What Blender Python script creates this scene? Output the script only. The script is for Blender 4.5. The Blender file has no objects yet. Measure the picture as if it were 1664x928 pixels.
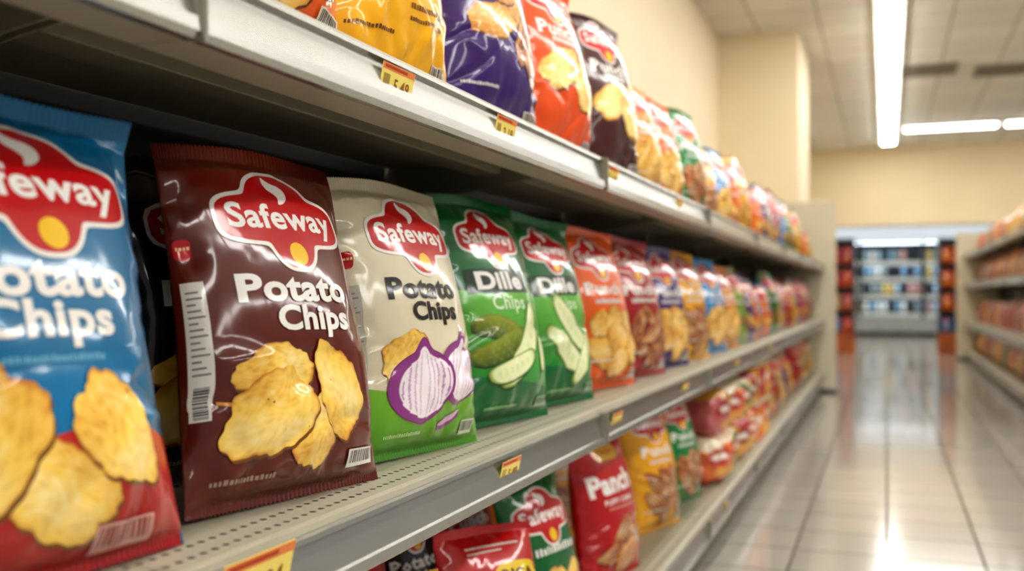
import bpy, bmesh, math, random
import numpy as np
from math import pi, sin, cos, radians
from mathutils import Vector
from mathutils.geometry import tessellate_polygon
scene = bpy.context.scene
COL = scene.collection
try:
    scene.view_settings.view_transform = 'Standard'
    scene.view_settings.look = 'Medium High Contrast'
except Exception as ex:
    print('look', ex)

# ------------------------------------------------------------------ helpers
def lin(hexs):
    hexs = hexs.lstrip('#')
    o = []
    for i in (0, 2, 4):
        c = int(hexs[i:i+2], 16)/255
        o.append(c/12.92 if c <= .04045 else ((c+.055)/1.055)**2.4)
    return np.array(o)

def node_mat(name):
    m = bpy.data.materials.new(name); m.use_nodes = True
    nt = m.node_tree
    return m, nt, nt.nodes['Principled BSDF']

def simple_mat(name, hexs, rough=.5, metal=0., noise=.06, nscale=8., bump=0., coat=0., spec=.5):
    m, nt, b = node_mat(name)
    c = lin(hexs)
    tc = nt.nodes.new('ShaderNodeTexCoord')
    n = nt.nodes.new('ShaderNodeTexNoise'); n.inputs['Scale'].default_value = nscale
    n.inputs['Detail'].default_value = 4
    nt.links.new(tc.outputs['Object'], n.inputs['Vector'])
    r = nt.nodes.new('ShaderNodeValToRGB')
    r.color_ramp.elements[0].position = .3; r.color_ramp.elements[1].position = .7
    r.color_ramp.elements[0].color = (*np.clip(c*(1-noise*2), 0, 1), 1)
    r.color_ramp.elements[1].color = (*np.clip(c*(1+noise), 0, 1), 1)
    nt.links.new(n.outputs['Fac'], r.inputs['Fac'])
    nt.links.new(r.outputs['Color'], b.inputs['Base Color'])
    b.inputs['Roughness'].default_value = rough
    b.inputs['Metallic'].default_value = metal
    b.inputs['Coat Weight'].default_value = coat
    b.inputs['Specular IOR Level'].default_value = spec
    return m

def film_mat(name, rough=.34, coat=.9, bumps=.22, spec=.25):
    m, nt, b = node_mat(name)
    a = nt.nodes.new('ShaderNodeAttribute'); a.attribute_name = 'Col'
    nt.links.new(a.outputs['Color'], b.inputs['Base Color'])
    b.inputs['Roughness'].default_value = rough
    b.inputs['Specular IOR Level'].default_value = spec
    b.inputs['Coat Weight'].default_value = coat
    b.inputs['Coat Roughness'].default_value = .09
    tc = nt.nodes.new('ShaderNodeTexCoord')
    n = nt.nodes.new('ShaderNodeTexNoise'); n.inputs['Scale'].default_value = 11
    n.inputs['Detail'].default_value = 1.5; n.inputs['Distortion'].default_value = 1.4
    mp = nt.nodes.new('ShaderNodeMapping'); mp.inputs['Scale'].default_value = (1, 1, .45)
    nt.links.new(tc.outputs['Object'], mp.inputs['Vector'])
    nt.links.new(mp.outputs['Vector'], n.inputs['Vector'])
    bp = nt.nodes.new('ShaderNodeBump'); bp.inputs['Strength'].default_value = bumps
    bp.inputs['Distance'].default_value = .014
    nt.links.new(n.outputs['Fac'], bp.inputs['Height'])
    nt.links.new(bp.outputs['Normal'], b.inputs['Normal'])
    nt.links.new(bp.outputs['Normal'], b.inputs['Coat Normal'])
    return m

FILM = film_mat('glossy_film')
PAPER = film_mat('printed_card', .45, .1, .02)

def M(nt, op, a, b=None, c=None):
    n = nt.nodes.new('ShaderNodeMath'); n.operation = op
    for i, v in enumerate((a, b, c)):
        if v is None: continue
        if isinstance(v, (int, float)): n.inputs[i].default_value = v
        else: nt.links.new(v, n.inputs[i])
    return n.outputs[0]

def dotted_mat(name, hexs, holes, rough=.4, pegs=False):
    """painted steel with punched round holes"""
    m, nt, b = node_mat(name)
    tc = nt.nodes.new('ShaderNodeTexCoord')
    sp = nt.nodes.new('ShaderNodeSeparateXYZ'); nt.links.new(tc.outputs['Object'], sp.inputs[0])
    def cell(o, p): return M(nt, 'MULTIPLY', M(nt, 'SUBTRACT', M(nt, 'FRACT', M(nt, 'DIVIDE', o, p)), .5), p)
    if pegs:
        dy = cell(sp.outputs[1], .025); dz = cell(sp.outputs[2], .025)
        d = M(nt, 'SQRT', M(nt, 'ADD', M(nt, 'MULTIPLY', dy, dy), M(nt, 'MULTIPLY', dz, dz)))
        mask = M(nt, 'LESS_THAN', d, .0035)
    else:
        dy = cell(sp.outputs[1], .0165)
        mask = None
        for e in holes:
            dx = M(nt, 'SUBTRACT', sp.outputs[0], e)
            d = M(nt, 'SQRT', M(nt, 'ADD', M(nt, 'MULTIPLY', dy, dy), M(nt, 'MULTIPLY', dx, dx)))
            k = M(nt, 'LESS_THAN', d, .0037)
            mask = k if mask is None else M(nt, 'MAXIMUM', mask, k)
        mask = M(nt, 'MULTIPLY', mask, M(nt, 'GREATER_THAN', sp.outputs[2], -.001))
    mx = nt.nodes.new('ShaderNodeMix'); mx.data_type = 'RGBA'
    nt.links.new(mask, mx.inputs['Factor'])
    mx.inputs['A'].default_value = (*lin(hexs), 1); mx.inputs['B'].default_value = (.01, .009, .008, 1)
    nt.links.new(mx.outputs['Result'], b.inputs['Base Color'])
    b.inputs['Roughness'].default_value = rough
    return m

def new_obj(name, me, parent=None, loc=(0, 0, 0), rot=(0, 0, 0), label=None, cat=None, group=None, kind=None, scale=None):
    o = bpy.data.objects.new(name, me); COL.objects.link(o)
    o.location = loc; o.rotation_euler = rot
    if scale: o.scale = scale
    if parent: o.parent = parent
    if label: o['label'] = label
    if cat: o['category'] = cat
    if group: o['group'] = group
    if kind: o['kind'] = kind
    return o

def mesh_from(name, verts, faces, mats, smooth=False, bevel=0):
    me = bpy.data.meshes.new(name); me.from_pydata([tuple(map(float, v)) for v in verts], [], faces); me.update()
    bm = bmesh.new(); bm.from_mesh(me)
    bmesh.ops.recalc_face_normals(bm, faces=bm.faces[:])
    if bevel:
        bmesh.ops.bevel(bm, geom=bm.edges[:], offset=bevel, segments=2, affect='EDGES', profile=.5)
    bm.to_mesh(me); bm.free()
    for m in (mats if isinstance(mats, (list, tuple)) else [mats]): me.materials.append(m)
    if smooth:
        me.polygons.foreach_set('use_smooth', [True]*len(me.polygons))
    return me

def box_data(x0, x1, y0, y1, z0, z1, off=0):
    v = [(x0, y0, z0), (x1, y0, z0), (x1, y1, z0), (x0, y1, z0), (x0, y0, z1), (x1, y0, z1), (x1, y1, z1), (x0, y1, z1)]
    f = [(0, 3, 2, 1), (4, 5, 6, 7), (0, 1, 5, 4), (1, 2, 6, 5), (2, 3, 7, 6), (3, 0, 4, 7)]
    return v, [tuple(i+off for i in q) for q in f]

def boxes(name, bl, mats, bevel=0):
    V, F = [], []
    for b in bl:
        v, f = box_data(*b, off=len(V)); V += v; F += f
    return mesh_from(name, V, F, mats, bevel=bevel)

def extrude(name, prof, y0, y1, mats, bevel=0):
    n = len(prof)
    V = [(p[0], y0, p[1]) for p in prof] + [(p[0], y1, p[1]) for p in prof]
    F = [(i, (i+1) % n, (i+1) % n+n, i+n) for i in range(n)] + [tuple(range(n)), tuple(range(2*n-1, n-1, -1))]
    return mesh_from(name, V, F, mats, bevel=bevel)

# ------------------------------------------------------------------ text cache
_tc = {}
def text_mesh(s, off=.02, res=3):
    k = (s, off, res)
    if k in _tc: return _tc[k]
    cu = bpy.data.curves.new('t', 'FONT'); cu.body = s; cu.size = 1; cu.offset = off; cu.resolution_u = res
    cu.space_character = 1.06
    o = bpy.data.objects.new('t', cu); COL.objects.link(o)
    bpy.context.view_layer.update()
    me = bpy.data.meshes.new_from_object(o.evaluated_get(bpy.context.evaluated_depsgraph_get()))
    v = np.array([tuple(q.co)[:2] for q in me.vertices]); f = [tuple(p.vertices) for p in me.polygons]
    mn, mx_ = v.min(0), v.max(0)
    v = (v-(mn+mx_)/2)/(mx_-mn)
    asp = (mx_[0]-mn[0])/(mx_[1]-mn[1])
    bpy.data.objects.remove(o); bpy.data.curves.remove(cu); bpy.data.meshes.remove(me)
    _tc[k] = (v, f, asp); return _tc[k]

# white flame of the emblem : closed smooth outline (unit = emblem width)
def _smooth(pts, k=4):
    n = len(pts); out = []
    for i in range(n):
        p0, p1, p2, p3 = [np.array(pts[(i+j-1) % n]) for j in range(4)]
        for s in range(k):
            t = s/k
            out.append(.5*((2*p1)+(-p0+p2)*t+(2*p0-5*p1+4*p2-p3)*t*t+(-p0+3*p1-3*p2+p3)*t**3))
    return np.array(out)
FLAME = _smooth([(-.062, .285), (-.078, .245), (-.060, .205), (-.018, .178), (.004, .150), (-.006, .112), (.040, .122), (.082, .160), (.084, .205), (.050, .236), (.006, .246), (-.030, .262)])
FLT = [tuple(t) for t in tessellate_polygon([[Vector((p[0], p[1], 0)) for p in FLAME]])]

# ------------------------------------------------------------------ print designer
class Art:
    """list of flat print pieces: verts (x,z,layer), faces, colours"""
    def __init__(s, w, h, lod):
        s.w, s.h, s.lod, s.items, s.L = w, h, lod, [], 1.0
    def nl(s, k=1.0):
        s.L += k; return s.L
    def add(s, v, f, c, layer):
        v = np.asarray(v, float); c = np.asarray(c, float)
        if c.ndim == 1: c = np.tile(c, (len(v), 1))
        s.items.append((np.column_stack([v, np.full(len(v), layer)]), f, c))
    def star(s, cx, cz, rf, n, col, sx=1, sz=1, rot=0, rings=1, colf=None, bend=0, layer=None):
        if layer is None: layer = s.nl()
        th = np.linspace(0, 2*pi, n, endpoint=False)
        r = rf(th)
        V = [(0, 0)]; C = [colf(0, 0, 0, 0) if colf else col]
        for k in range(1, rings+1):
            t = k/rings
            for a, rr in zip(th, r):
                x, z = rr*t*cos(a), rr*t*sin(a)
                V.append((x, z)); C.append(colf(t, a, x, z) if colf else col)
        F = [(0, 1+i, 1+(i+1) % n) for i in range(n)]
        for k in range(rings-1):
            b = 1+k*n
            F += [(b+i, b+n+i, b+n+(i+1) % n, b+(i+1) % n) for i in range(n)]
        V = np.array(V)*[sx, sz]
        V[:, 1] += bend*V[:, 0]**2
        R = np.array([[cos(rot), -sin(rot)], [sin(rot), cos(rot)]])
        V = V@R.T+[cx, cz]
        s.add(V, F, np.array(C), layer)
    def ell(s, cx, cz, a, b, col, rot=0, n=32, p=2., layer=None):
        rf = lambda th: (np.abs(np.cos(th)/a)**p+np.abs(np.sin(th)/b)**p)**(-1/p)
        s.star(cx, cz, rf, n, col, rot=rot, layer=layer)
    def text(s, st, cx, cz, W=None, H=None, col=(1, 1, 1), off=.02, skew=0, rot=0, layer=None):
        if layer is None: layer = s.nl()
        v, f, asp = text_mesh(st, off, 4 if s.lod == 0 else 1)
        if W is None: W = H*asp
        if H is None: H = W/asp
        v = v*[W, H]; v = v.copy(); v[:, 0] += skew*v[:, 1]
        R = np.array([[cos(rot), -sin(rot)], [sin(rot), cos(rot)]])
        s.add(v@R.T+[cx, cz], f, np.asarray(col), layer)
    def rect(s, x0, x1, z0, z1, col, layer=None):
        if layer is None: layer = s.nl()
        s.add([(x0, z0), (x1, z0), (x1, z1), (x0, z1)], [(0, 1, 2, 3)], np.asarray(col), layer)
    def strip(s, x0, x1, zlo, zhi, collo, colhi=None, n=24, layer=None):
        if layer is None: layer = s.nl(.5)
        if colhi is None: colhi = collo
        xs = np.linspace(x0, x1, n+1)
        V = [(x, zlo(x)) for x in xs]+[(x, zhi(x)) for x in xs]
        C = [collo]*(n+1)+[colhi]*(n+1)
        F = [(i, i+1, n+2+i, n+1+i) for i in range(n)]
        s.add(V, F, np.array(C), layer)
    # --- motifs
    def chip(s, cx, cz, r, rot=0, seed=0, lt='#fdd45e', dk='#c47614', sz=.72):
        rg = random.Random(seed); a, b, c, d = [rg.uniform(0, 6.3) for _ in range(4)]
        n, K = (96, 22) if s.lod == 0 else ((28, 5) if s.lod == 1 else (12, 2))
        L, D, W = lin(lt), lin(dk), lin('#fff1bc')
        def rf(th): return r*(1+.08*np.sin(2*th+a)+.08*np.sin(3*th+b)+.045*np.sin(5*th+c)+.028*np.sin(9*th+d)+.02*np.sin(14*th+a)+.014*np.sin(23*th+b))
        def cf(t, an, x, z):
            X, Z = x/r, z/r
            q = sin(X*9+a+2*sin(Z*6+b))*sin(Z*10+b+2*sin(X*7+c))*.55+sin(X*21+c+3*sin(Z*8))*sin(Z*19+d+2*sin(X*7))*.42+rg.uniform(-.15, .15)
            cu = sin((X*cos(d)+Z*sin(d))*3.0+a)
            fold = max(0, -cu)*.32
            m = min(1, max(0, .8*max(0, (t-.9)*10)*(.5+.5*sin(an*3+a))+.5*max(0, q-.1)+fold))
            base = L*(1-m)+D*m
            g = min(1, (max(0, -q-.05)*.5+max(0, cu)*.35)*(1-t**6))
            return base*(1-g)+W*g
        s.star(cx+r*.03, cz-r*.06, lambda th: rf(th)*1.0, n, lin(dk)*.35, sz=sz, rot=rot)
        s.star(cx, cz, rf, n, None, sz=sz, rot=rot, rings=K, colf=cf)
    def onion(s, cx, cz, r, rot=0, sx=1):
        P, Wt, Li = lin('#6c1a5c'), lin('#f8eef2'), lin('#ac68b2')
        def rf(th):
            return r*(.92+.34*np.exp(-((th-pi/2)/.17)**2)+.06*np.exp(-((th-3*pi/2)/.25)**2))
        K = 28 if s.lod == 0 else 6
        def cf(t, a, x, z):
            side = .5+.5*cos(a-2.9)
            if t > .965: return P
            if t > .92-.20*side: return lin('#8a2a80')*(1-.3*side)+lin('#b060a8')*.3*side
            if t > .87-.20*side: return Wt
            zz = min(.98, abs(z/r+.05)/1.0)
            q = abs(x)/r/max(.08, .84*math.sqrt(1-zz*zz))
            k = (q*5.4) % 1
            m = (1 if k > .70 else 0)*(.3+.7*q)
            gl = .12*max(0, 1-abs(q-.45)*3)
            return Li*m+(Wt*(1-gl)+lin('#e8c8e0')*gl)*(1-m)
        s.star(cx, cz, rf, 120 if s.lod == 0 else 40, None, sx=sx, rot=rot, rings=K, colf=cf)
    def pickle(s, cx, cz, L, Wd, rot, bend, cut=False):
        n = 72; K = 12 if s.lod == 0 else 3
        rg = random.Random(int(cx*9999)+7)
        D1, D2, C1, C2 = lin('#3c5618'), lin('#9aa636'), lin('#eef3c2'), lin('#c4d87c')
        def rf(th): return (np.abs(np.cos(th)/L)**2.6+np.abs(np.sin(th)/Wd)**2.6)**(-1/2.6)*(1 if cut else (1+.015*np.sin(31*th)))
        def cf(t, a, x, z):
            if cut:
                if t > .95: return lin('#3f6b1c')
                if t > .86: return lin('#a6c262')
                m = .55*(abs(z/Wd) < .3)*(.5+.5*sin(x/L*26))+rg.uniform(-.08, .08); m = min(1, max(0, m)); return C1*(1-m)+C2*m
            bumps = .3*(sin(x/Wd*8)*sin(z/Wd*7) > .55)
            m = min(1, max(0, .45-.55*z/Wd-bumps+.3*(t > .9))); return D2*(1-m)+D1*m
        s.star(cx+Wd*.06, cz-Wd*.1, rf, n, lin('#173a16'), rot=rot, bend=bend)
        s.star(cx, cz, rf, n, None, rot=rot, rings=K, colf=cf, bend=bend)
    def nut(s, cx, cz, r, rot, seed=1):
        s.chip(cx, cz, r, rot, seed, '#c06c2a', '#5a240a', .5)
        L = s.nl()
        for k in (-.22, .0, .2):
            s.ell(cx-sin(rot)*r*k, cz+cos(rot)*r*k, r*(.75-abs(k)), r*.035, lin('#4a1e0a'), rot=rot, n=16, layer=L)
    def barcode(s, x0, x1, z0, z1, bg='#e9e4dc', fg='#3a3434', vert=False, seed=3):
        s.rect(x0, x1, z0, z1, lin(bg)); L = s.nl()
        rg = random.Random(seed); p = .06
        while p < .94:
            q = rg.choice((.02, .03, .05))
            if vert: s.rect(x0+(x1-x0)*.15, x1-(x1-x0)*.15, z0+(z1-z0)*p, z0+(z1-z0)*min(.95, p+q), lin(fg), L)
            else: s.rect(x0+(x1-x0)*p, x0+(x1-x0)*min(.95, p+q), z0+(z1-z0)*.22, z1-(z1-z0)*.1, lin(fg), L)
            p += q+rg.choice((.02, .035))
    def tiny(s, x0, x1, z, hgt, col, seed=1):
        rg = random.Random(seed); L = s.nl(); x = x0
        while x < x1:
            q = rg.uniform(.5, 1.)*hgt
            s.rect(x, x+q*.7, z, z+hgt*rg.uniform(.75, 1), col, L); x += q*.7+hgt*.25
    def logo(s, cx, cz, W, outline='#f7f2ea'):
        def rf(ex):
            def f(th):
                c, q = np.abs(np.cos(th)), np.abs(np.sin(th))
                up = np.sin(th) > 0
                a, b = .5*W+ex, .146*W+ex
                r1 = ((c/a)**4+(q/b)**4)**(-1/4)
                a2 = np.where(up, .29, .20)*W+ex; b2 = np.where(up, .290, .300)*W+ex
                r2 = ((c/a2)**2.5+(q/b2)**2.5)**(-1/2.5)
                return (r1**16+r2**16)**(1/16)
            return f
        n = 150 if s.lod == 0 else 56
        red = lin('#c60a15')
        s.star(cx, cz, rf(.024*W), n, lin(outline))
        s.star(cx, cz, rf(0), n, red)
        wh = lin('#fbf8f2')
        fl = FLAME.copy(); fl[:, 1] -= .012
        s.add(fl*W*[1.05, 1.0]+[cx, cz], FLT, wh, s.nl())
        s.ell(cx+.02*W, cz-.212*W, .074*W, .070*W, lin('#fbcb10'), n=32)
        if s.lod < 2:
            s.text('Safeway', cx, cz-.008*W, W=.88*W, H=.205*W, col=wh, off=.028)

def cut_piece(v, f, c, xs, zs):
    bm = bmesh.new(); cl = bm.verts.layers.float_color.new('Col')
    bv = []
    for p, q in zip(v, c):
        x = bm.verts.new(p); x[cl] = (*q[:3], 1); bv.append(x)
    for t in f:
        try: bm.faces.new([bv[i] for i in t])
        except ValueError: pass
    for arr, ax in ((xs, 0), (zs, 1)):
        lo, hi = v[:, ax].min(), v[:, ax].max()
        no = (1, 0, 0) if ax == 0 else (0, 1, 0)
        for q in arr:
            if lo+1e-6 < q < hi-1e-6:
                bmesh.ops.bisect_plane(bm, geom=bm.verts[:]+bm.edges[:]+bm.faces[:], dist=1e-7,
                                       plane_co=(q, 0, 0) if ax == 0 else (0, q, 0), plane_no=no)
    bm.verts.index_update()
    V = np.array([tuple(x.co) for x in bm.verts]); C = np.array([tuple(x[cl])[:3] for x in bm.verts])
    F = [tuple(x.index for x in fc.verts) for fc in bm.faces]
    FF = []
    for fc in F:
        a = sum(V[fc[i]][0]*V[fc[(i+1) % len(fc)]][1]-V[fc[(i+1) % len(fc)]][0]*V[fc[i]][1] for i in range(len(fc)))
        FF.append(fc if a > 0 else fc[::-1])
    bm.free(); return V, FF, C

def bag_mesh(name, design, w=.285, h=.40, th=.12, lod=0, seed=1, base='#884422', basefn=None, crease=2.4):
    nx, nz = ((110, 110), (40, 50), (18, 22))[lod]
    rg = random.Random(seed)
    sg = np.linspace(-1, 1, nx+1); U = .5*np.sin(sg*pi/2)+.5*sg
    V = np.linspace(0, 1, nz+1)
    UU, VV = np.meshgrid(U, V)
    sb, st = .035, .05
    t = np.clip((VV-sb)/(1-sb-st), 0, 1)
    g = np.sin(pi*t**.80)**.62
    g = np.where(t <= 0, 0, np.where(t >= 1, 0, g))
    prof = (1-np.abs(UU)**2.8)**.72
    ph = rg.uniform(-1.2, 1.2)
    hw = w/2*(.985-.085*np.sin(pi*np.clip(VV, 0, 1))**1.2+.065*(1-VV)**2)
    PX, PZ = UU*w/2, VV*h
    # the film is pulled tight over the printed centre, creased round the rim
    flat = np.clip(1.35-(np.abs(UU)/.86)**8, 0, 1)*np.clip(1.35-(np.abs(VV-.66)/.255)**6, 0, 1)
    calm = 1-.965*flat
    def field(side):
        d = np.zeros_like(PX)
        for _ in range(6):
            a, kx, kz = rg.uniform(0, 6.3), rg.uniform(-34, 34), rg.uniform(-28, 28)
            d += .0014*np.sin(kx*PX+kz*PZ+a)
        N = 40 if lod < 2 else 10
        for i in range(N):
            z = rg.choice('tttbbbslrlr')
            if z == 't': x0, z0, an = rg.uniform(-.48, .48)*w, h*.96, -pi/2+rg.uniform(-.65, .65)
            elif z == 'b': x0, z0, an = rg.uniform(-.48, .48)*w, h*.03, pi/2+rg.uniform(-.75, .75)
            elif z == 'l': x0, z0, an = -.5*w, rg.uniform(.1, .9)*h, rg.uniform(-.8, .8)
            elif z == 'r': x0, z0, an = .5*w, rg.uniform(.1, .9)*h, pi+rg.uniform(-.8, .8)
            else: x0, z0, an = rg.uniform(-.3, .3)*w, rg.uniform(.2, .8)*h, rg.uniform(0, 6.3)
            Ln = rg.uniform(.05, .15); wd = rg.uniform(.007, .014); am = crease*rg.uniform(.0009, .0026)*rg.choice((1, -1, -1))
            al = (PX-x0)*cos(an)+(PZ-z0)*sin(an); pr = -(PX-x0)*sin(an)+(PZ-z0)*cos(an)
            pr = pr+al*al*rg.uniform(-2.5, 2.5)
            q = np.clip(al/Ln, 0, 1); win = np.where((al > 0) & (al < Ln), np.sin(pi*np.clip(q*.85+.15, 0, 1)), 0)
            d += am*np.exp(-(pr/(wd*(.6+q)))**2)*win
        for zz, s_ in ((1-st, 1), (sb, -1)):
            dist = np.abs(VV-zz)*h
            d += .0036*np.sin(UU*rg.uniform(17, 24)+rg.uniform(0, 6))*np.exp(-dist/.026)*(np.where((VV-zz)*s_ < 0, 1, 0))
        # one broad soft fold keeps the printed centre from being a perfect curve
        a, kx, kz = rg.uniform(0, 6.3), rg.uniform(8, 16)*rg.choice((-1, 1)), rg.uniform(8, 16)
        return (d*calm+.0022*np.sin(kx*PX+kz*PZ+a))*np.clip(g, 0, 1)**.5*prof**.35
    crimp = np.zeros_like(PX)
    colp = (np.arange(nx+1) % 2)*1.0
    seal = (VV < sb*.98) | (VV > 1-st*.98)
    crimp[seal] = np.tile(colp, (nz+1, 1))[seal]*.0012
    sep = .0005*(1-np.abs(UU)**8)
    wob = .012*np.sin(2.1*UU+ph)*np.clip((VV-.72)/.28, 0, 1)**1.5+.004*np.sin(1.7*UU-ph)*np.clip((.2-VV)/.2, 0, 1)
    flop = .014*rg.uniform(-.3, 1)*np.clip((VV-.93)/.07, 0, 1)
    Yf = -(th/2*g*prof+sep+field(1))+crimp+wob-flop
    Yb = (th/2*g*prof*.8+sep+field(-1)*.6)+crimp+wob-flop
    Yb = np.maximum(Yb, Yf+.0006*(1-np.abs(UU)**8))
    Z = PZ+.007*np.cos(1.6*UU+ph)*np.clip((VV-.5)/.5, 0, 1)**2-.007*np.clip((VV-.5)/.5, 0, 1)**2
    Z[-1] += (np.arange(nx+1) % 2)*.0030; Z[0] += (np.arange(nx+1) % 2)*.0028
    X = UU*hw
    Pf, Pb = np.stack([X, Yf, Z], -1), np.stack([X, Yb, Z], -1)
    Pb[:, 0] = Pf[:, 0]; Pb[:, -1] = Pf[:, -1]
    def normals(P, s):
        du, dv = np.gradient(P, axis=1), np.gradient(P, axis=0)
        if lod == 0:
            d2 = np.zeros_like(du); d2[:, :-1] = P[:, 1:]-P[:, :-1]; d2[:, -1] = d2[:, -2]
            du[seal] = d2[seal]
        n = np.cross(du, dv)*s
        return n/np.maximum(np.linalg.norm(n, axis=-1, keepdims=True), 1e-9)
    Nf, Nb = normals(Pf, 1), normals(Pb, -1)
    for e, sx in ((0, -1), (-1, 1)):
        Nf[:, e] = np.array([sx, -.3, 0])/1.044; Nb[:, e] = Nf[:, e]
    n1 = (nx+1)*(nz+1)
    verts = [Pf.reshape(-1, 3), Pb.reshape(-1, 3)]; nor = [Nf.reshape(-1, 3), Nb.reshape(-1, 3)]
    bc = lin(base)
    if basefn:
        cc = np.array([basefn(x, z, bc) for x, z in zip(PX.ravel(), PZ.ravel())])
    else: cc = np.tile(bc, (n1, 1))
    cols = [cc, cc.copy()]
    F = []
    for j in range(nz):
        for i in range(nx):
            a = j*(nx+1)+i; F.append((a, a+1, a+nx+2, a+nx+1))
    def bi(j, i):
        return j*(nx+1)+i+(0 if i in (0, nx) else n1)
    for j in range(nz):
        for i in range(nx):
            F.append((bi(j, i), bi(j+1, i), bi(j+1, i+1), bi(j, i+1)))
    art = Art(w, h, lod); design(art)
    off = 2*n1
    xs, zs = U*w/2, V*h
    for v, f, c in art.items:
        v = v.copy(); v[:, 0] = np.clip(v[:, 0], -.495*w, .495*w); v[:, 1] = np.clip(v[:, 1], .0*h, 1*h)
        v2, f2, c2 = cut_piece(v, f, c, xs[1:-1], zs[1:-1])
        u_ = np.clip(v2[:, 0]/(w/2), -1, 1); vv = np.clip(v2[:, 1]/h, 0, 1)
        i = np.clip(np.searchsorted(U, u_, side='right')-1, 0, nx-1); j = np.clip(np.searchsorted(V, vv, side='right')-1, 0, nz-1)
        fu = ((u_-U[i])/(U[i+1]-U[i]))[:, None]; fv = ((vv-V[j])/(V[j+1]-V[j]))[:, None]
        def bl(A): return (A[j, i]*(1-fu)+A[j, i+1]*fu)*(1-fv)+(A[j+1, i]*(1-fu)+A[j+1, i+1]*fu)*fv
        P, Nn = bl(Pf), bl(Nf)
        Nn /= np.maximum(np.linalg.norm(Nn, axis=1, keepdims=True), 1e-9)
        o_ = (.00020 if lod == 0 else .0003)+v2[:, 2:3]*(.00009 if lod == 0 else .00013)
        verts.append(P+Nn*o_); nor.append(Nn); cols.append(c2)
        F += [tuple(k+off for k in fc) for fc in f2]; off += len(v2)
    Vt = np.concatenate(verts); Nt = np.concatenate(nor); Ct = np.concatenate(cols)
    used = np.zeros(len(Vt), bool)
    for fc in F:
        for k in fc: used[k] = True
    remap = np.cumsum(used)-1
    F = [tuple(int(remap[k]) for k in fc) for fc in F]
    Vt, Nt, Ct = Vt[used], Nt[used], Ct[used]
    me = bpy.data.meshes.new(name); me.from_pydata(Vt.tolist(), [], F); me.update()
    me.polygons.foreach_set('use_smooth', [True]*len(me.polygons))
    ca = me.color_attributes.new('Col', 'FLOAT_COLOR', 'POINT')
    ca.data.foreach_set('color', np.column_stack([Ct, np.ones(len(Ct))]).ravel())
    me.materials.append(FILM)
    me.normals_split_custom_set_from_vertices(Nt.tolist())
    return me

# ------------------------------------------------------------------ designs
W_ = lin('#f8f5ee')
def side_label(A, col='#e8e3da'):
    w, h = A.w, A.h
    if A.lod > 0: return
    A.rect(-.49*w, -.43*w, .27*h, .60*h, lin(col))
    A.barcode(-.488*w, -.435*w, .24*h, .33*h, vert=True)
    for k in range(14):
        A.rect(-.482*w, -.44*w-(k % 3)*.003, (.355+.0165*k)*h, (.360+.0165*k)*h, lin('#8d867e'), A.L+.5)
    A.nl()
    A.ell(-.465*w, .69*h, .026*w, .03*h, lin('#c01820'), p=4); A.tiny(-.483*w, -.45*w, .69*h, .004, lin('#f3d9a0'))

def d_brown(A):
    w, h = A.w, A.h
    side_label(A)
    A.logo(.01*w, .778*h, .69*w)
    A.text('Potato', -.03*w, .572*h, W=.60*w, H=.080*h, col=W_, off=.038)
    A.text('Chips', .035*w, .478*h, W=.42*w, H=.092*h, col=W_, off=.038)
    A.tiny(-.42*w, -.16*w, .075*h, .0055, lin('#a98c80'), 4)
    A.strip(-.42*w, -.2*w, lambda x: (.275-.15*(x/w+.42))*h, lambda x: (.285-.15*(x/w+.42))*h, lin('#d79021'))
    A.chip(-.19*w, .350*h, .185*w, .12, 11, sz=.52); A.chip(.04*w, .185*h, .16*w, .7, 15, sz=.75)
    A.chip(-.20*w, .240*h, .205*w, .5, 12, sz=.76); A.chip(.16*w, .285*h, .19*w, -1.0, 13, sz=.68)
    A.barcode(.24*w, .43*w, .065*h, .115*h)
def d_blue(A):
    w, h = A.w, A.h
    A.strip(-.5*w, .5*w, lambda x: .0*h, lambda x: (.19+.10*sin(x/w*3+1.2))*h, lin('#a01418'), lin('#c02a20'))
    A.logo(.055*w, .780*h, .69*w)
    A.text('Potato', .02*w, .585*h, W=.60*w, H=.086*h, col=W_, off=.038)
    A.text('Chips', -.01*w, .490*h, W=.46*w, H=.098*h, col=W_, off=.038)
    A.tiny(-.18*w, .16*w, .415*h, .006, lin('#6fb3d2'), 5)
    A.chip(-.02*w, .18*h, .21*w, -.5, 25, sz=.58); A.chip(-.27*w, .25*h, .25*w, .9, 21, sz=.70)
    A.chip(.185*w, .275*h, .20*w, -.9, 22, sz=.62)
    A.barcode(.12*w, .34*w, .04*h, .095*h, bg='#d8a8a0', fg='#8a3a34')
def d_cream(A):
    w, h = A.w, A.h
    side_label(A, '#bdb8ab')
    A.strip(-.5*w, .5*w, lambda x: 0, lambda x: (.19+.16*(x/w)**2-.06*x/w)*h, lin('#458c14'), lin('#80bc30'))
    A.logo(.015*w, .780*h, .67*w)
    K_ = lin('#0a0807')
    A.text('Potato', -.04*w, .578*h, W=.54*w, H=.080*h, col=K_, off=.036)
    A.text('Chips', .01*w, .485*h, W=.37*w, H=.088*h, col=K_, off=.036)
    A.chip(-.23*w, .335*h, .145*w, .3, 31, sz=.85)
    A.onion(.175*w, .272*h, .165*w, -.2, sx=1.15); A.onion(-.115*w, .236*h, .182*w, .05, sx=1.40)
    A.ell(.12*w, .105*h, .12*w, .026*w, lin('#8d3f86'), rot=.3); A.ell(.13*w, .115*h, .11*w, .015*w, lin('#d9b3d4'), rot=.3)
    A.tiny(-.36*w, -.1*w, .075*h, .005, lin('#b7d890'), 4)
    A.barcode(.26*w, .40*w, .05*h, .10*h, bg='#d9dfc4')
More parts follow.
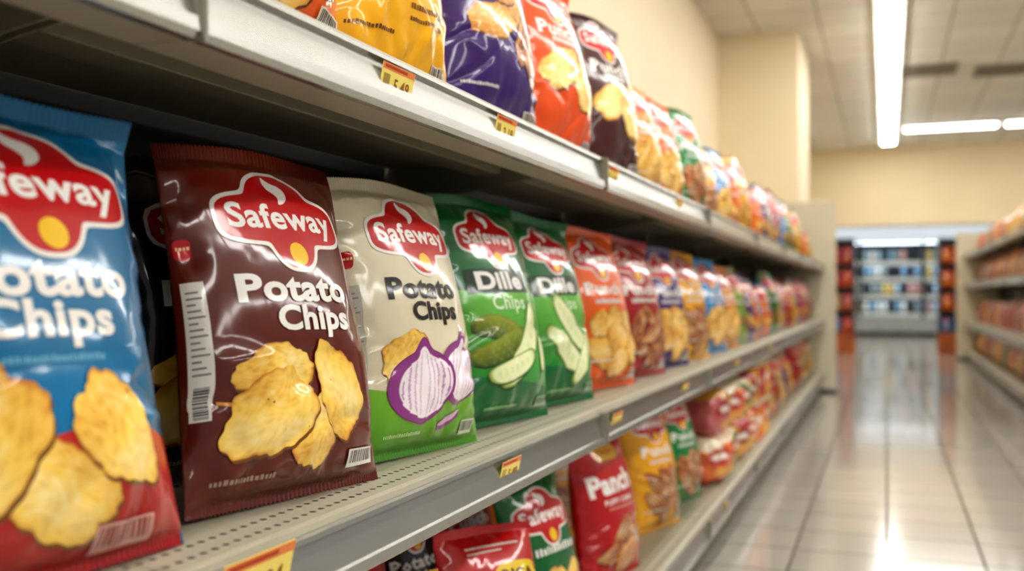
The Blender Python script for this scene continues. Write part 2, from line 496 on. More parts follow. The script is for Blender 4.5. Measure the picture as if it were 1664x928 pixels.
def d_green(A, b=False):
    w, h = A.w, A.h
    A.strip(-.5*w, .5*w, lambda x: (.17-.1*x/w)*h, lambda x: (.56+.02*sin(9*x/w))*h, lin('#2a9030'), lin('#70c044'))
    A.logo(-.02*w, .800*h, .64*w)
    A.rect(-.38*w, .25*w, .550*h, .655*h, lin('#06301b'))
    A.text('Dille', -.07*w, .603*h, W=.48*w, H=.082*h, col=W_, off=.042)
    A.text('Chips', -.04*w, .497*h, W=.36*w, H=.082*h, col=lin('#e2f4cc'), off=.022)
    if b:
        A.pickle(.0*w, .39*h, .30*w, .10*w, -.75, 1.5, True); A.pickle(-.1*w, .26*h, .29*w, .09*w, -.6, 1.2, True)
        A.pickle(.18*w, .22*h, .25*w, .08*w, .9, 1.6, True)
    else:
        A.pickle(-.17*w, .395*h, .23*w, .075*w, -.22, -1.2); A.pickle(-.17*w, .31*h, .26*w, .075*w, .28, 1.6)
        A.pickle(.28*w, .28*h, .12*w, .05*w, 1.5, 0, True)
        A.pickle(.07*w, .30*h, .33*w, .085*w, .85, 2.2, True)
        A.pickle(-.07*w, .225*h, .24*w, .065*w, .25, 1.4, True)
    A.tiny(-.3*w, .0*w, .07*h, .005, lin('#9ccf90'), 4)
    A.barcode(.25*w, .42*w, .055*h, .095*h, bg='#9cc79a')
def generic(word, art='chips', tcol=W_, sub=True, tw=.56, logo=True, seed=0):
    def f(A):
        w, h = A.w, A.h
        if logo: A.logo(-.03*w, .80*h, .66*w)
        if word: A.text(word, -.06*w, .60*h, W=tw*w, H=.082*h, col=tcol, off=.034)
        if sub: A.tiny(-.26*w, .14*w, .505*h, .013, tcol*.9, seed+3)
        rg = random.Random(seed)
        pos = [(-.2, .36, .16), (.18, .37, .17), (-.02, .41, .14), (-.22, .22, .17), (.22, .22, .17), (.0, .29, .18), (.02, .15, .16)]
        if A.lod == 2: pos = [(-.12, .30, .13), (.14, .24, .14)]
        if art == 'chips':
            for k, (x, z, r) in enumerate(pos):
                A.chip(x*w, z*h, r*w, rg.uniform(-1, 1), seed*10+k, sz=.8, lt='#f0b844', dk='#a0560a')
        elif art == 'nuts':
            for k, (x, z, r) in enumerate(pos):
                A.nut(x*w, z*h, r*w*1.05, rg.uniform(-1, 1), seed*10+k)
        elif art == 'mixed':
            A.chip(-.12*w, .46*h, .24*w, .2, 4, '#e8a448', '#94500f', .5); A.chip(.15*w, .545*h, .17*w, -.4, 5, '#e8a448', '#94500f', .6)
            A.chip(.02*w, .62*h, .16*w, .3, 8, '#d08a3a', '#84400c', .7)
            A.nut(.19*w, .40*h, .19*w, 1.0, 6); A.nut(.25*w, .28*h, .13*w, -.9, 9)
        elif art == 'pecan':
            A.nut(.15*w, .46*h, .24*w, .3, 6); A.nut(.0*w, .55*h, .2*w, -.2, 7)
            A.tiny(.0*w, .3*w, .26*h, .008, tcol, 14); A.tiny(.0*w, .3*w, .22*h, .006, tcol, 17)
        A.tiny(-.4*w, -.1*w, .16*h, .006, tcol*.8, 4)
        if A.lod < 2: A.barcode(.22*w, .42*w, .055*h, .105*h, bg='#e0d8c8')
    return f
def d_big(A):
    w, h = A.w, A.h
    A.logo(-.02*w, .84*h, .64*w); A.text('Punch', -.05*w, .66*h, W=.54*w, H=.08*h, col=W_, off=.034)
    A.tiny(-.19*w, .16*w, .585*h, .013, W_, 3)
    A.chip(-.12*w, .45*h, .25*w, .5, 41, '#fcd470', '#c07014', .6); A.chip(.16*w, .36*h, .22*w, -.8, 42, '#fcd470', '#c07014', .6); A.chip(.24*w, .48*h, .17*w, 1.1, 43, '#fcd470', '#c07014', .6)
    A.barcode(.22*w, .42*w, .055*h, .105*h)
def d_pancho(A):
    w, h = A.w, A.h
    A.ell(-.02*w, .84*h, .22*w, .055*h, lin('#f0b81e'), p=4); A.text('CRISPS', -.02*w, .84*h, W=.33*w, H=.035*h, col=lin('#c02018'), off=.02)
    A.text('Panch', -.08*w, .645*h, W=.66*w, H=.14*h, col=W_, off=.044, rot=.04)
    A.text('PUFFY CORN', -.05*w, .525*h, W=.46*w, H=.035*h, col=W_, off=.03)
    A.tiny(-.24*w, .20*w, .475*h, .006, lin('#e8b090'), 8)
    A.nut(-.05*w, .33*h, .2*w, .5, 3); A.nut(.2*w, .27*h, .2*w, -.3, 4); A.nut(-.2*w, .2*h, .17*w, .2, 5); A.chip(.05*w, .15*h, .2*w, .2, 6, '#d9862e', '#8a3f10')
def d_rick(A):
    w, h = A.w, A.h
    A.ell(.17*w, .69*h, .25*w, .075*h, lin('#f4d01e'), p=3); A.text('RICA', .17*w, .69*h, W=.36*w, H=.065*h, col=lin('#5a2410'), off=.04, rot=-.05)
    A.tiny(-.25*w, .3*w, .87*h, .006, W_, 8); A.tiny(-.25*w, .1*w, .84*h, .005, W_, 9)
    A.chip(0, .4*h, .2*w, .2, 2); A.chip(.15*w, .3*h, .2*w, .9, 3)
def d_logo(A):
    w, h = A.w, A.h
    A.logo(-.03*w, .73*h, .74*w); A.tiny(-.3*w, .3*w, .5*h, .018, W_, 3)
    A.chip(-.1*w, .3*h, .2*w, .4, 61); A.chip(.17*w, .27*h, .2*w, 1.0, 62)

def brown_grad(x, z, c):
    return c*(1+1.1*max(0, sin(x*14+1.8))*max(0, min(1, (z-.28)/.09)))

KM = {}
def K(key, *a, **k):
    KM[key] = bag_mesh('chip_bag_'+key, *a, **k)
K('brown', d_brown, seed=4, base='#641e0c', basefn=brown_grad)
K('black', d_brown, seed=14, base='#220d0a', lod=1)
K('blue', d_blue, seed=2, base='#0673a4', w=.29, h=.41)
K('cream', d_cream, seed=7, base='#e4dabd', w=.29)
K('green', d_green, seed=9, base='#086c32', h=.415, w=.295)
K('green_b', lambda A: d_green(A, True), seed=23, base='#086c32', h=.415)
K('orange', generic('Punch', seed=1), seed=5, base='#ee6410', lod=1)
K('red', generic('Punch', 'nuts', seed=2), seed=6, base='#a80c1a', lod=1)
K('purple', generic('Punch', seed=3), seed=8, base='#3e1a70', lod=1)
K('yellow', generic('Punch', 'nuts', seed=4), seed=10, base='#f0ac08', lod=1)
K('amber', generic('Punch', seed=5), seed=11, base='#f08c18', lod=1)
K('sky', generic('Punch', seed=6), seed=12, base='#2c90d0', lod=1)
K('leaf', generic('Punch', 'nuts', seed=7), seed=13, base='#0a8038', lod=1)
K('up_yellow', generic('', 'pecan', tcol=lin('#7a4a10'), sub=False, logo=False, seed=8), seed=15, base='#eeb004')
K('up_purple', generic('', 'mixed', sub=False, logo=False, seed=9), seed=16, base='#3c1868')
K('up_redorange', d_big, seed=17, base='#e85612')
K('up_brown', d_big, seed=18, base='#46130c', lod=1)
K('pancho', d_pancho, seed=19, base='#c00612', h=.37)
K('rick', d_rick, seed=20, base='#c40c14', h=.36)
K('logo_green', d_logo, seed=21, base='#07682c', h=.36)
FAR = ['#9c101a', '#d86a12', '#dca016', '#187430', '#2c70ac', '#a83a48', '#c43e12', '#c4ac78', '#50206c', '#7c9c24']
FARN = ['red', 'orange', 'yellow', 'green', 'blue', 'pink', 'coral', 'cream', 'violet', 'lime']
for i, (hx, nm) in enumerate(zip(FAR, FARN)):
    K('far_'+nm, generic('', seed=i+20, tcol=W_ if nm != 'cream' else lin('#802020'), art='nuts' if i % 3 == 0 else 'chips'), seed=30+i, base=hx, lod=2, w=.22, h=.30, th=.09)

CN = dict(brown='dark brown', black='near-black', blue='blue', cream='cream', green='green', green_b='green',
          orange='orange', red='red', purple='purple', yellow='golden yellow', amber='amber', sky='light blue', leaf='bright green',
          up_yellow='yellow', up_purple='purple', up_redorange='red-orange', up_brown='dark brown', pancho='bright red', rick='red', logo_green='green')
ART = dict(brown='chips picture', black='dim chips picture', blue='large chips picture',
           cream='onion picture', green='whole pickles', green_b='sliced pickles', up_yellow='pecan picture', up_purple='nut picture',
           pancho='bold lettering', rick='yellow badge', logo_green='red emblem')
LV = {'mid': .669, 'up': 1.185, 'low': .18}
LN = {'mid': 'middle', 'up': 'upper', 'low': 'bottom'}
def place(key, y, level, d=.65, phi=14, lean=8, scale=1., roll=0, zoff=0):
    cn = CN.get(key) or key.replace('far_', '')
    art = ART.get(key, 'snack picture')
    lab = f"{cn} snack bag with {art} on the {LN[level]} shelf"
    return new_obj('potato_chip_bag', KM[key], loc=(-d, y, LV[level]+.0005+zoff), rot=(radians(-lean), radians(roll), radians(90-phi)),
                   label=lab, cat='snack bag', group=f'snack bags on the {LN[level]} shelf', scale=(scale,)*3)

# middle shelf front row
place('blue', .603, 'mid', d=.625, phi=8, lean=11, scale=1.0)
place('brown', .962, 'mid', d=.625, phi=12, lean=11, scale=1.01, roll=1.0)
place('cream', 1.303, 'mid', d=.63, phi=11, lean=11, scale=1.01, roll=.8)
place('green', 1.665, 'mid', d=.64, phi=13, lean=11)
place('green_b', 1.995, 'mid', d=.64, phi=13, lean=11, scale=.98)
for k, y, s in (('orange', 2.38, 1), ('red', 2.76, 1), ('purple', 3.15, .97), ('yellow', 3.55, .98), ('sky', 4.02, .95), ('amber', 4.38, .9)):
    place(k, y, 'mid', phi=17, lean=10, scale=s)
for k, y in (('black', .69), ('black', 1.02), ('black', 1.38), ('leaf', 1.75), ('black', 2.1), ('orange', 2.5), ('red', 2.9)):
    place(k, y, 'mid', d=.785, phi=12, lean=5)
# upper shelf
for k, y, ph, s in (('orange', .93, 8, 1), ('up_yellow', 1.24, 10, 1), ('up_purple', 1.63, 14, 1), ('up_redorange', 2.0, 14, 1.0), ('up_brown', 2.42, 16, 1.04),
                    ('amber', 2.78, 14, .80), ('orange', 3.1, 14, .83), ('leaf', 3.5, 16, .93), ('yellow', 3.86, 14, .74), ('sky', 4.2, 14, .82)):
    place(k, y, 'up', phi=ph, lean=8, scale=s)
# bottom shelf
for k, y, d, ph, ln, s in (('rick', 1.47, .84, 24, 14, .86), ('rick', 1.655, .62, 26, 17, .86), ('logo_green', 2.02, .67, 14, 12, .94), ('black', 1.76, .87, 14, 9, .85), ('red', 2.07, .88, 14, 9, .88),
                           ('pancho', 2.45, .65, 14, 9, 1.03), ('yellow', 3.02, .66, 18, 10, 1.), ('leaf', 3.45, .66, 16, 10, .95), ('yellow', 1.32, .60, 10, 16, .76),
                           ('amber', 2.36, .87, 14, 9, .97), ('yellow', 2.65, .87, 14, 9, .98), ('amber', 2.95, .87, 14, 9, .98), ('red', 3.25, .87, 14, 9, .95), ('yellow', 3.6, .87, 14, 9, .97), ('orange', 1.15, .87, 14, 10, .8)):
    place(k, y, 'low', d=d, phi=ph, lean=ln, scale=s)
rg = random.Random(5)
def far_row(level, y0, y1, d, step=.235, sc=1.0, var=.15, lean=(5, 11), pool=FARN):
    y = y0; last = None
    while y < y1:
        k = rg.choice([q for q in pool if q != last]); last = k
        place('far_'+k, y, level, d=d+rg.uniform(-.02, .02), phi=rg.uniform(6, 20), lean=rg.uniform(*lean), scale=sc*rg.uniform(1-var, 1+var))
        y += step*rg.uniform(.92, 1.1)
far_row('mid', 4.72, 9.35, .66, sc=1.1)
far_row('up', 4.52, 9.35, .66, step=.26, sc=1.05, var=.25, lean=(2, 7), pool=['blue', 'cream', 'orange', 'green', 'pink', 'blue', 'violet', 'yellow', 'lime'])
far_row('low', 5.6, 9.35, .66, sc=1.12)

# ------------------------------------------------------------------ canisters and multipacks
def lathe(name, prof, n, mat, colf):
    V, F, C = [], [], []
    for r, z in prof:
        for k in range(n):
            a = 2*pi*k/n; V.append((r*cos(a), r*sin(a), z)); C.append(colf(a, z))
    m = len(prof)
    for j in range(m-1):
        for k in range(n):
            F.append((j*n+k, j*n+(k+1) % n, (j+1)*n+(k+1) % n, (j+1)*n+k))
    F.append(tuple(range(n-1, -1, -1))); F.append(tuple(range((m-1)*n, m*n)))
    me = bpy.data.meshes.new(name); me.from_pydata(V, [], F); me.update()
    me.polygons.foreach_set('use_smooth', [len(p.vertices) == 4 for p in me.polygons])
    ca = me.color_attributes.new('Col', 'FLOAT_COLOR', 'POINT')
    ca.data.foreach_set('color', np.column_stack([np.array(C), np.ones(len(C))]).ravel())
    me.materials.append(mat); return me
def can_mesh(b1, b2):
    c1, c2, cw = lin(b1), lin(b2), lin('#f0e6d0')
    def cf(a, z):
        if z < .02 or z > .172: return c2
        if .085 < z < .12 and cos(a*2) > .2: return cw
        if z < .075 and cos(a*3) > 0: return lin('#e8b04a')
        return c1
    pr = [(.056, 0), (.06, .004), (.06, .02), (.058, .022)]+[(.058, .022+.15*k/14) for k in range(1, 15)]+[(.06, .175), (.06, .186), (.05, .188)]
    return lathe('can', pr, 28, FILM, cf)
LID = lathe('lid', [(.061, .184), (.063, .186), (.063, .198), (.058, .202), (.03, .2)], 28, PAPER, lambda a, z: lin('#cfc4a8'))
CANS = [('red', can_mesh('#b0141e', '#d8a62a')), ('orange', can_mesh('#dc6c1a', '#b0141e')), ('rose', can_mesh('#c06868', '#b02828')), ('golden', can_mesh('#d89c2a', '#9f2018'))]
def canister(x, y, z, ci, s=1):
    nm, me = CANS[ci]
    o = new_obj('snack_canister', None, loc=(x, y, z), rot=(0, 0, rg.uniform(0, 6)), label=f'{nm} snack canister with cream lid on the bottom shelf', cat='snack canister', group='snack canisters on the bottom shelf', scale=(s,)*3)
    new_obj('canister_body', me, parent=o); new_obj('lid', LID, parent=o)
def pack_mesh(b1, b2, b3, ph):
    bm = bmesh.new(); bmesh.ops.create_cube(bm, size=2)
    bmesh.ops.subdivide_edges(bm, edges=bm.edges[:], cuts=23, use_grid_fill=True)
    cl = bm.verts.layers.float_color.new('Col')
    for v in bm.verts:
        p = np.array(v.co); q = p
        n = (np.sum(np.abs(q)**3.4))**(1/3.4); q = q/n
        q = q*(1+.05*sin(q[0]*9+ph)*sin(q[2]*7+2+ph)+.02*sin(q[0]*23+ph))
        z = q[2]; v.co = (q[0]*.13, q[1]*.09, q[2]*.085+.085)
        c = lin(b1)
        if z > .55+.2*sin(q[0]*3+ph): c = lin(b2)
        if ((q[0]+.15)/.62)**2+((z-.15)/.36)**2 < 1: c = lin(b3)
        if ((q[0]+.15)/.48)**2+((z-.15)/.14)**2 < 1: c = lin('#f0e8d8')
        for k in range(3):
            if ((q[0]-.5+.35*k)/.2)**2+((z+.5)/.22)**2 < 1: c = lin('#dfa040')
        v[cl] = (*c, 1)
    bm.normal_update()
    mnz = min(v.co.z for v in bm.verts)
    for v in bm.verts: v.co.z -= mnz
    me = bpy.data.meshes.new('pack'); bm.to_mesh(me); bm.free()
    me.polygons.foreach_set('use_smooth', [True]*len(me.polygons)); me.materials.append(FILM); return me
PK = [('orange and red', pack_mesh('#d8641c', '#e8d8b8', '#b0141c', 0)), ('cream and red', pack_mesh('#d8c4a0', '#d06020', '#c01c1c', 1.3)), ('green and white', pack_mesh('#1c7a38', '#e0cca4', '#c82020', 2.1)), ('pink and gold', pack_mesh('#c06060', '#d8a040', '#a01828', 3)), ('yellow and red', pack_mesh('#d89c18', '#b01c20', '#8a1018', 4))]
def pack(y, d, lvl, i, s=1.):
    new_obj('snack_multipack', PK[i][1], loc=(-d, y, LV['low']+.0005+lvl*.165*s), rot=(0, 0, radians(90-rg.uniform(-6, 26))), label=f'puffy {PK[i][0]} snack multipack stacked on the bottom shelf', cat='snack multipack', group='stacked snack multipacks on the bottom shelf', scale=(s,)*3)
for j, y in enumerate((3.84, 4.13, 4.42, 4.71)):
    for l in range(2): pack(y+.03*l, .67, l, (j*2+3*l) % 5, 1.06)
for y in np.arange(4.98, 5.5, .15):
    for l in range(2):
        canister(-.64, y, LV['low']+.0005+l*.203*.95, rg.randrange(4), .95)

# ------------------------------------------------------------------ shelving
CREAM = simple_mat('painted_cream_steel', '#8c8672', .42, noise=.03, nscale=3)
PANELC = simple_mat('painted_cream_panel', '#cec6ae', .45, noise=.03, nscale=3)
DECK = dotted_mat('perforated_cream_steel', '#a09b88', (-.022, -.050), rough=.42)
PEG = dotted_mat('pegboard_steel', '#1b1916', (), pegs=True)
RAIL = simple_mat('satin_aluminium_rail', '#b0b0aa', .26, metal=.8, noise=.03, nscale=2)
RAILC = simple_mat('rail_trim', '#888474', .35, noise=.03)
DARK = simple_mat('dark_rubber', '#1c1a18', .6)
KICK = simple_mat('kick_plate_paint', '#6b655a', .5)
def bay(xf, y0, Wb, flip, levels, top, depth=.46, label='', endp=False):
    e = new_obj('shelving_unit', None, loc=(xf, y0 if not flip else y0+Wb, 0), rot=(0, 0, pi if flip else 0), label=label, cat='shelving unit', group='store shelving units')
    g = .0012
    D = depth
    new_obj('back_panel', boxes('bp', [(-D-.03, -D-.015, 0, Wb, .05, top)], PEG), parent=e)
    new_obj('kick_plate', boxes('kp', [(-.05, -.03, 0, Wb, 0, .105)], KICK), parent=e)
    for yy in ([0]+([Wb] if endp else [])):
        new_obj('upright', boxes('up', [(-D-.015, -D+.012, yy-.014, yy+.014, 0, top+.01)], CREAM, bevel=.002), parent=e)
    for zt in levels:
        pr = [(-D, 0), (-.004, 0), (.002, -.002), (.004, -.008), (.004, -.072), (-.05, -.072), (-.05, -.060), (-.046, -.060), (-.046, -.068), (0, -.068), (0, -.012), (-D, -.012)]
        s = new_obj('shelf', extrude('sh', pr, g, Wb-g, DECK), parent=e, loc=(0, 0, zt))
        rp = [(.0042, -.009), (.0125, -.010), (.0135, -.015), (.0075, -.018), (.0155, -.055), (.0215, -.056), (.0225, -.068), (.015, -.073), (.0042, -.073)]
        new_obj('price_rail', extrude('pr', rp, g+.001, Wb-g-.001, RAIL), parent=s)
        for ya, yb in ((.0005, .0024), (Wb-.0024, Wb-.0005)):
            new_obj('rail_clip', boxes('rc', [(.004, .0245, ya, yb, -.074, -.008)], RAILC), parent=s)
        new_obj('stiffener', boxes('st', [(-.26, -.20, .02, Wb-.02, -.035, -.012)], CREAM, bevel=.002), parent=s)
        for yb in (.006, Wb-.010):
            V = [(-D+.01, -.012), (-.06, -.012), (-.06, -.03), (-D+.06, -.085), (-D+.01, -.085)]
            new_obj('bracket', extrude('bk', V, yb, yb+.004, CREAM), parent=s)
    if endp:
        new_obj('end_panel', boxes('ep', [(-D-.25, .12, (Wb+.003) if not flip else -.05, (Wb+.045) if not flip else -.003, .03, 1.76)], PANELC, bevel=.006), parent=e)
        new_obj('panel_foot', boxes('pf', [(-D-.25, .12, (Wb+.006) if not flip else -.048, (Wb+.042) if not flip else -.006, 0, .03)], DARK), parent=e)
    return e
WB = 1.27; Y0 = .68-WB
for k in range(8):
    bay(-.55, Y0+k*WB, WB, False, (LV['mid'], LV['up'], LV['low']), 1.5, label='cream steel store shelving bay with perforated shelves and price rails', endp=(k == 7))
RL = (.13, .53, 1.06, 1.46)
for k in range(6):
    bay(1.03, 15.1-(6-k)*1.25, 1.25, True, RL, 1.72, depth=.42, label='cream steel store shelving bay facing the aisle', endp=(k == 5))
names = {0: 'bottom', 1: 'lower', 2: 'middle', 3: 'top'}
warm = ['red', 'coral', 'pink', 'yellow', 'red', 'red', 'yellow', 'violet', 'lime', 'cream', 'red']
for li, z in enumerate(RL):
    y = 8.2
    while y < 14.95:
        k = rg.choice(warm); s = rg.uniform(.78, 1.08) * (1.0 if li != 3 else .95)
        new_obj('potato_chip_bag', KM['far_'+k], loc=(1.03+.15, y, z+.0005), rot=(radians(-8), 0, radians(-90+rg.uniform(-8, 8))),
                label=f'small {k} snack bag on the {names[li]} shelf across the aisle', cat='snack bag', group='snack bags across the aisle', scale=(s,)*3)
        y += .215*rg.uniform(.92, 1.12)

# price tags
def tag_mesh(txt, top='#e88a4c', w=.080):
    V, F, C = [], [], []
    def q(x0, x1, z0, z1, y, c):
        n = len(V); V.extend([(x0, y, z0), (x1, y, z0), (x1, y, z1), (x0, y, z1)]); F.append((n, n+1, n+2, n+3)); C.extend([c]*4)
    v, f = box_data(-w/2, w/2, 0, .0008, -.018, .018); V += v; F += f; C += [lin('#f6e078')]*8
    q(-w/2, w/2, .0105, .018, -.0003, lin(top))
    q(-w/2+.004, w/2-.02, .0125, .016, -.0005, lin('#b8461e'))
    tv, tf, asp = text_mesh(txt, .02, 2); n = len(V); H = .015
    for a in tv: V.append((a[0]*H*asp*1.1+.010, -.0006, a[1]*H-.004)); C.append(lin('#a06a20'))
    F.extend([tuple(i+n for i in t) for t in tf])
    for k in range(9):
        q(-w/2+.005+k*.0017, -w/2+.006+k*.0017, -.012, .006, -.0006, lin('#a08a40'))
    me = bpy.data.meshes.new('tag'); me.from_pydata([tuple(map(float, a)) for a in V], [], F); me.update()
    ca = me.color_attributes.new('Col', 'FLOAT_COLOR', 'POINT'); ca.data.foreach_set('color', np.column_stack([np.array(C), np.ones(len(C))]).ravel())
    me.materials.append(PAPER); return me
TG = [tag_mesh('3.84'), tag_mesh('5.49'), tag_mesh('2.19')]
for lv, ys in (('mid', (.765, 1.42, 2.06, 2.83, 3.9, 5.1)), ('up', (1.045, 1.40, 2.03, 2.75)), ('low', (2.6, 3.6))):
    for i, y in enumerate(ys):
        big = (lv == 'mid' and i == 0)
        new_obj('price_tag', TG[i % 3] if lv != 'up' else TG[(i+1) % 3], loc=(-.55+(.0165 if big else .0135), y, LV[lv]-(.026 if big else .0365)), rot=(radians(12.2), 0, radians(90)),
                label=f'yellow and orange price tag in the {LN[lv]} shelf rail', cat='price tag', group='price tags', scale=(1.35,)*3 if big else None)

# ------------------------------------------------------------------ room
def grid_mat(name, hexs, groutx, size, gw, rough, roughg, coat=0, var=.04):
    m, nt, b = node_mat(name)
    tc = nt.nodes.new('ShaderNodeTexCoord')
    br = nt.nodes.new('ShaderNodeTexBrick'); br.offset = 0; br.squash = 1
    br.inputs['Scale'].default_value = 1; br.inputs['Brick Width'].default_value = size; br.inputs['Row Height'].default_value = size
    br.inputs['Mortar Size'].default_value = gw; br.inputs['Mortar Smooth'].default_value = .1
    c = lin(hexs)
    br.inputs['Color1'].default_value = (*c, 1); br.inputs['Color2'].default_value = (*(c*(1-var*2)), 1)
    br.inputs['Mortar'].default_value = (*lin(groutx), 1)
    nt.links.new(tc.outputs['Object'], br.inputs['Vector'])
    n = nt.nodes.new('ShaderNodeTexNoise'); n.inputs['Scale'].default_value = 5; n.inputs['Detail'].default_value = 6
    nt.links.new(tc.outputs['Object'], n.inputs['Vector'])
    mx = nt.nodes.new('ShaderNodeMix'); mx.data_type = 'RGBA'; mx.blend_type = 'MULTIPLY'; mx.inputs['Factor'].default_value = .10
    nt.links.new(br.outputs['Color'], mx.inputs['A']); nt.links.new(n.outputs['Color'], mx.inputs['B'])
    nt.links.new(mx.outputs['Result'], b.inputs['Base Color'])
    r = M(nt, 'ADD', M(nt, 'MULTIPLY', br.outputs['Fac'], roughg-rough), rough)
    nt.links.new(r, b.inputs['Roughness'])
    if coat:
        nt.links.new(M(nt, 'MULTIPLY', M(nt, 'SUBTRACT', 1.0, br.outputs['Fac']), coat), b.inputs['Coat Weight'])
        b.inputs['Coat Roughness'].default_value = .06
    return m
FLOOR = grid_mat('polished_floor_tile', '#b2aca2', '#4a4238', .305, .0052, .14, .8, coat=.35)
CEIL = grid_mat('ceiling_tile', '#efebe0', '#b4ab9c', .61, .009, .9, .9)
WALL = simple_mat('warm_cream_wall_paint', '#ecdcbc', .8, noise=.015, nscale=1.5)
SOF = simple_mat('soffit_paint', '#e8d6b2', .8, noise=.015, nscale=1.5)
def struct(name, b, mat):
    o = new_obj(name, boxes(name, [b], mat), kind='structure'); return o
struct('floor', (-1.75, 9, -5, 24.6, -.1, 0), FLOOR)
CH = 3.6
struct('ceiling', (-1.75, 9, -5, 24.6, CH, CH+.1), CEIL)
struct('wall_left', (-1.75, -1.64, -5, 24.6, 0, CH), WALL)
struct('wall_back', (-1.64, 9, 24.4, 24.6, 0, CH), WALL)
struct('wall_soffit', (-1.64, 9, 19.4, 19.7, 2.17, CH), SOF)
struct('wall_column', (-1.64, -.83, 10.5, 11.9, 0, CH), WALL)

def emis(name, col, s):
    m = bpy.data.materials.new(name); m.use_nodes = True; nt = m.node_tree; nt.nodes.clear()
    e = nt.nodes.new('ShaderNodeEmission'); e.inputs['Color'].default_value = (*col, 1); e.inputs['Strength'].default_value = s
    tc = nt.nodes.new('ShaderNodeTexCoord'); w = nt.nodes.new('ShaderNodeTexNoise'); w.inputs['Scale'].default_value = 2
    nt.links.new(tc.outputs['Object'], w.inputs['Vector'])
    r = M(nt, 'ADD', M(nt, 'MULTIPLY', w.outputs['Fac'], s*.1), s*.95); nt.links.new(r, e.inputs['Strength'])
    o = nt.nodes.new('ShaderNodeOutputMaterial'); nt.links.new(e.outputs[0], o.inputs[0]); return m
LAMP = emis('lamp_diffuser_glow', (1, .98, .95), 21)
HOUS = simple_mat('lamp_housing_white', '#e8e4da', .5)
hm = boxes('lh', [(-.135, .135, -.72, .72, -.05, 0)], HOUS, bevel=.004)
dm = boxes('ld', [(-.10, .10, -.66, .66, -.074, -.0505)], LAMP)
def lamp(x, y, rz=0):
    e = new_obj('ceiling_light', None, loc=(x, y, CH), rot=(0, 0, rz), label='long white linear fluorescent fixture on the ceiling', cat='ceiling light', group='ceiling light fixtures')
    new_obj('housing', hm, parent=e); new_obj('diffuser', dm, parent=e)
for k in range(15): lamp(.04, -2.68+k*1.47)
for k in range(12): lamp(2.3, -3.2+k*1.47)
for k in range(8): lamp(4.6, -3.2+k*1.47)  # unseen row, added for extra light on the upright bag fronts
for k in range(4): lamp(.95+k*1.47, 17.1, pi/2)
for k in range(3): lamp(-.8+k*1.5, 22.0, pi/2)  # added row, hidden behind the soffit, brightens the far alcove
VENT = simple_mat('vent_metal', '#8c8472', .6)
vm = boxes('v', [(-.3, .3, -.3, -.26, -.02, 0), (-.3, .3, .26, .3, -.02, 0), (-.3, -.26, -.26, .26, -.02, 0), (.26, .3, -.26, .26, -.02, 0)]+[(-.26, .26, -.24+k*.06, -.21+k*.06, -.015, -.002) for k in range(9)], VENT)
for x, y in ((.5, 12.9), (1.3, 13.2)):
    new_obj('ceiling_vent', vm, loc=(x, y, CH), label='square slatted metal air vent in the ceiling', cat='air vent', group='ceiling air vents')

# ------------------------------------------------------------------ refrigerated case
FRW = simple_mat('fridge_white', '#dfe8ec', .35); FRD = simple_mat('fridge_dark', '#2a343a', .4)
FRB_ = simple_mat('fridge_bumper_grey', '#b4bcbe', .35)
FRL = emis('fridge_strip_glow', (.80, .92, 1), 6)
FRH = emis('fridge_header_glow', (.88, .95, 1), .7)
fc = new_obj('refrigerated_case', None, loc=(.3, 23.4, 0), label='open refrigerated display case with lit white shelves', cat='refrigerated case')
new_obj('case_body', boxes('cb', [(-2.2, 2.3, .75, .85, 0, 2.2), (-2.2, 2.3, 0, .75, 0, .38), (-2.2, 2.3, 0, .8, 2.06, 2.4)]+[(x-.03, x+.03, 0, .8, .38, 2.06) for x in (-2.16, -.85, .45, 2.26)], FRD, bevel=.004), parent=fc)
new_obj('bumper', boxes('bu', [(-2.2, 2.3, -.05, 0, .08, .38)], FRB_, bevel=.01), parent=fc)
new_obj('header_panel', boxes('hp', [(-2.2, 2.3, -.02, -.001, 2.07, 2.39)], FRH), parent=fc)
new_obj('canopy_light', boxes('cl', [(-2.1, 2.2, .15, .35, 2.04, 2.055)], FRL), parent=fc)
DZ = (.46, .86, 1.24, 1.6)
for z in DZ:
    s = new_obj('shelf', boxes('fs', [(-2.1, 2.2, .05, .74, z, z+.025), (-2.1, 2.2, .02, .05, z-.06, z+.04)], FRW), parent=fc)
    new_obj('shelf_light', boxes('fl', [(-2.05, 2.15, .055, .12, z-.03, z-.003)], FRL), parent=s)
def carton_mesh(c):
    a = .05
    V = [(-a, -a, 0), (a, -a, 0), (a, a, 0), (-a, a, 0), (-a, -a, .17), (a, -a, .17), (a, a, .17), (-a, a, .17), (-a, 0, .22), (a, 0, .22), (-a, 0, .245), (a, 0, .245)]
    F = [(0, 3, 2, 1), (0, 1, 5, 4), (2, 3, 7, 6), (1, 2, 6, 9, 5), (3, 0, 4, 8, 7), (4, 5, 9, 8), (6, 7, 8, 9), (8, 9, 11, 10)]
    return mesh_from('ct', V, F, simple_mat('carton_'+c[1:], c, .5))
CT = [('white', carton_mesh('#dfe6e8')), ('pale blue', carton_mesh('#a8c8dc')), ('blue', carton_mesh('#7aa4c8')), ('pink', carton_mesh('#c89c98')), ('grey', carton_mesh('#8c9ca4')), ('yellow', carton_mesh('#d8c078'))]
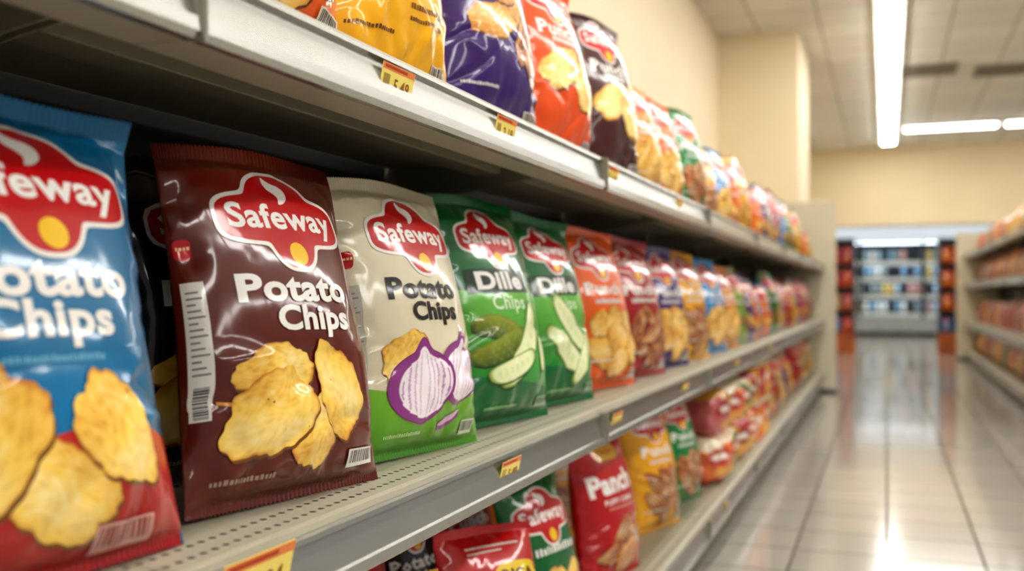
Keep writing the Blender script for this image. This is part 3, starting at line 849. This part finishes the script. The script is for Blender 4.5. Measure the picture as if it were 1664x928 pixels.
for z in DZ:
    for k in range(26):
        if rg.random() < .25: continue
        n, me = rg.choice(CT)
        new_obj('drink_carton', me, loc=(-1.2+k*.13, 23.4+.14, z+.0255), label=f'{n} gable-top carton in the refrigerated case', cat='drink carton', group='cartons in the refrigerated case')

# end displays
WOOD = simple_mat('display_wood', '#a85828', .5, noise=.12, nscale=6)
FRB = simple_mat('display_frame_blue_grey', '#5a6a78', .4)
def rack(x, y, w, lab, cols):
    e = new_obj('display_rack', None, loc=(x, y, 0), label=lab, cat='display rack')
    new_obj('rack_base', boxes('rb', [(-w/2, w/2, 0, .5, 0, .3)], WOOD, bevel=.01), parent=e)
    new_obj('rack_frame', boxes('rf', [(-w/2, w/2, .47, .5, .3, 1.72), (-w/2, -w/2+.02, 0, .47, .3, 1.72), (w/2-.02, w/2, 0, .47, .3, 1.72), (-w/2, w/2, 0, .5, 1.72, 1.76)], FRB, bevel=.003), parent=e)
    for z in (.32, .68, 1.04, 1.4):
        new_obj('shelf', boxes('rs', [(-w/2+.021, w/2-.021, .0, .468, z-.02, z)], WOOD), parent=e)
        k = -w/2+.12
        while k < w/2-.08:
            c = rg.choice(cols)
            new_obj('potato_chip_bag', KM['far_'+c], loc=(x+k, y+.12, z+.0005), rot=(radians(-6), 0, 0), label=f'small {c} snack bag on the display rack', cat='snack bag', group='snack bags on the display racks', scale=(.8,)*3)
            k += .19
rack(-.75, 16.0, .6, 'brown end display rack filled with red and orange snacks', ['pink', 'coral', 'cream', 'blue'])
rack(.98, 16.4, .48, 'end display rack with wooden base and blue snacks', ['blue', 'pink', 'orange', 'blue'])

# ------------------------------------------------------------------ world + camera
w = bpy.data.worlds.new('World'); scene.world = w; w.use_nodes = True
bg = w.node_tree.nodes['Background']; bg.inputs['Color'].default_value = (1, .985, .96, 1); bg.inputs['Strength'].default_value = .33
cam = bpy.data.cameras.new('Camera'); co = bpy.data.objects.new('Camera', cam); COL.objects.link(co)
cam.lens = 35; cam.sensor_width = 36; cam.clip_start = .02; cam.clip_end = 100
co.location = (0, 0, .9); co.rotation_euler = (radians(90.53), 0, radians(20.6))
cam.dof.use_dof = True; cam.dof.focus_distance = 1.25; cam.dof.aperture_fstop = 2.9
scene.camera = co
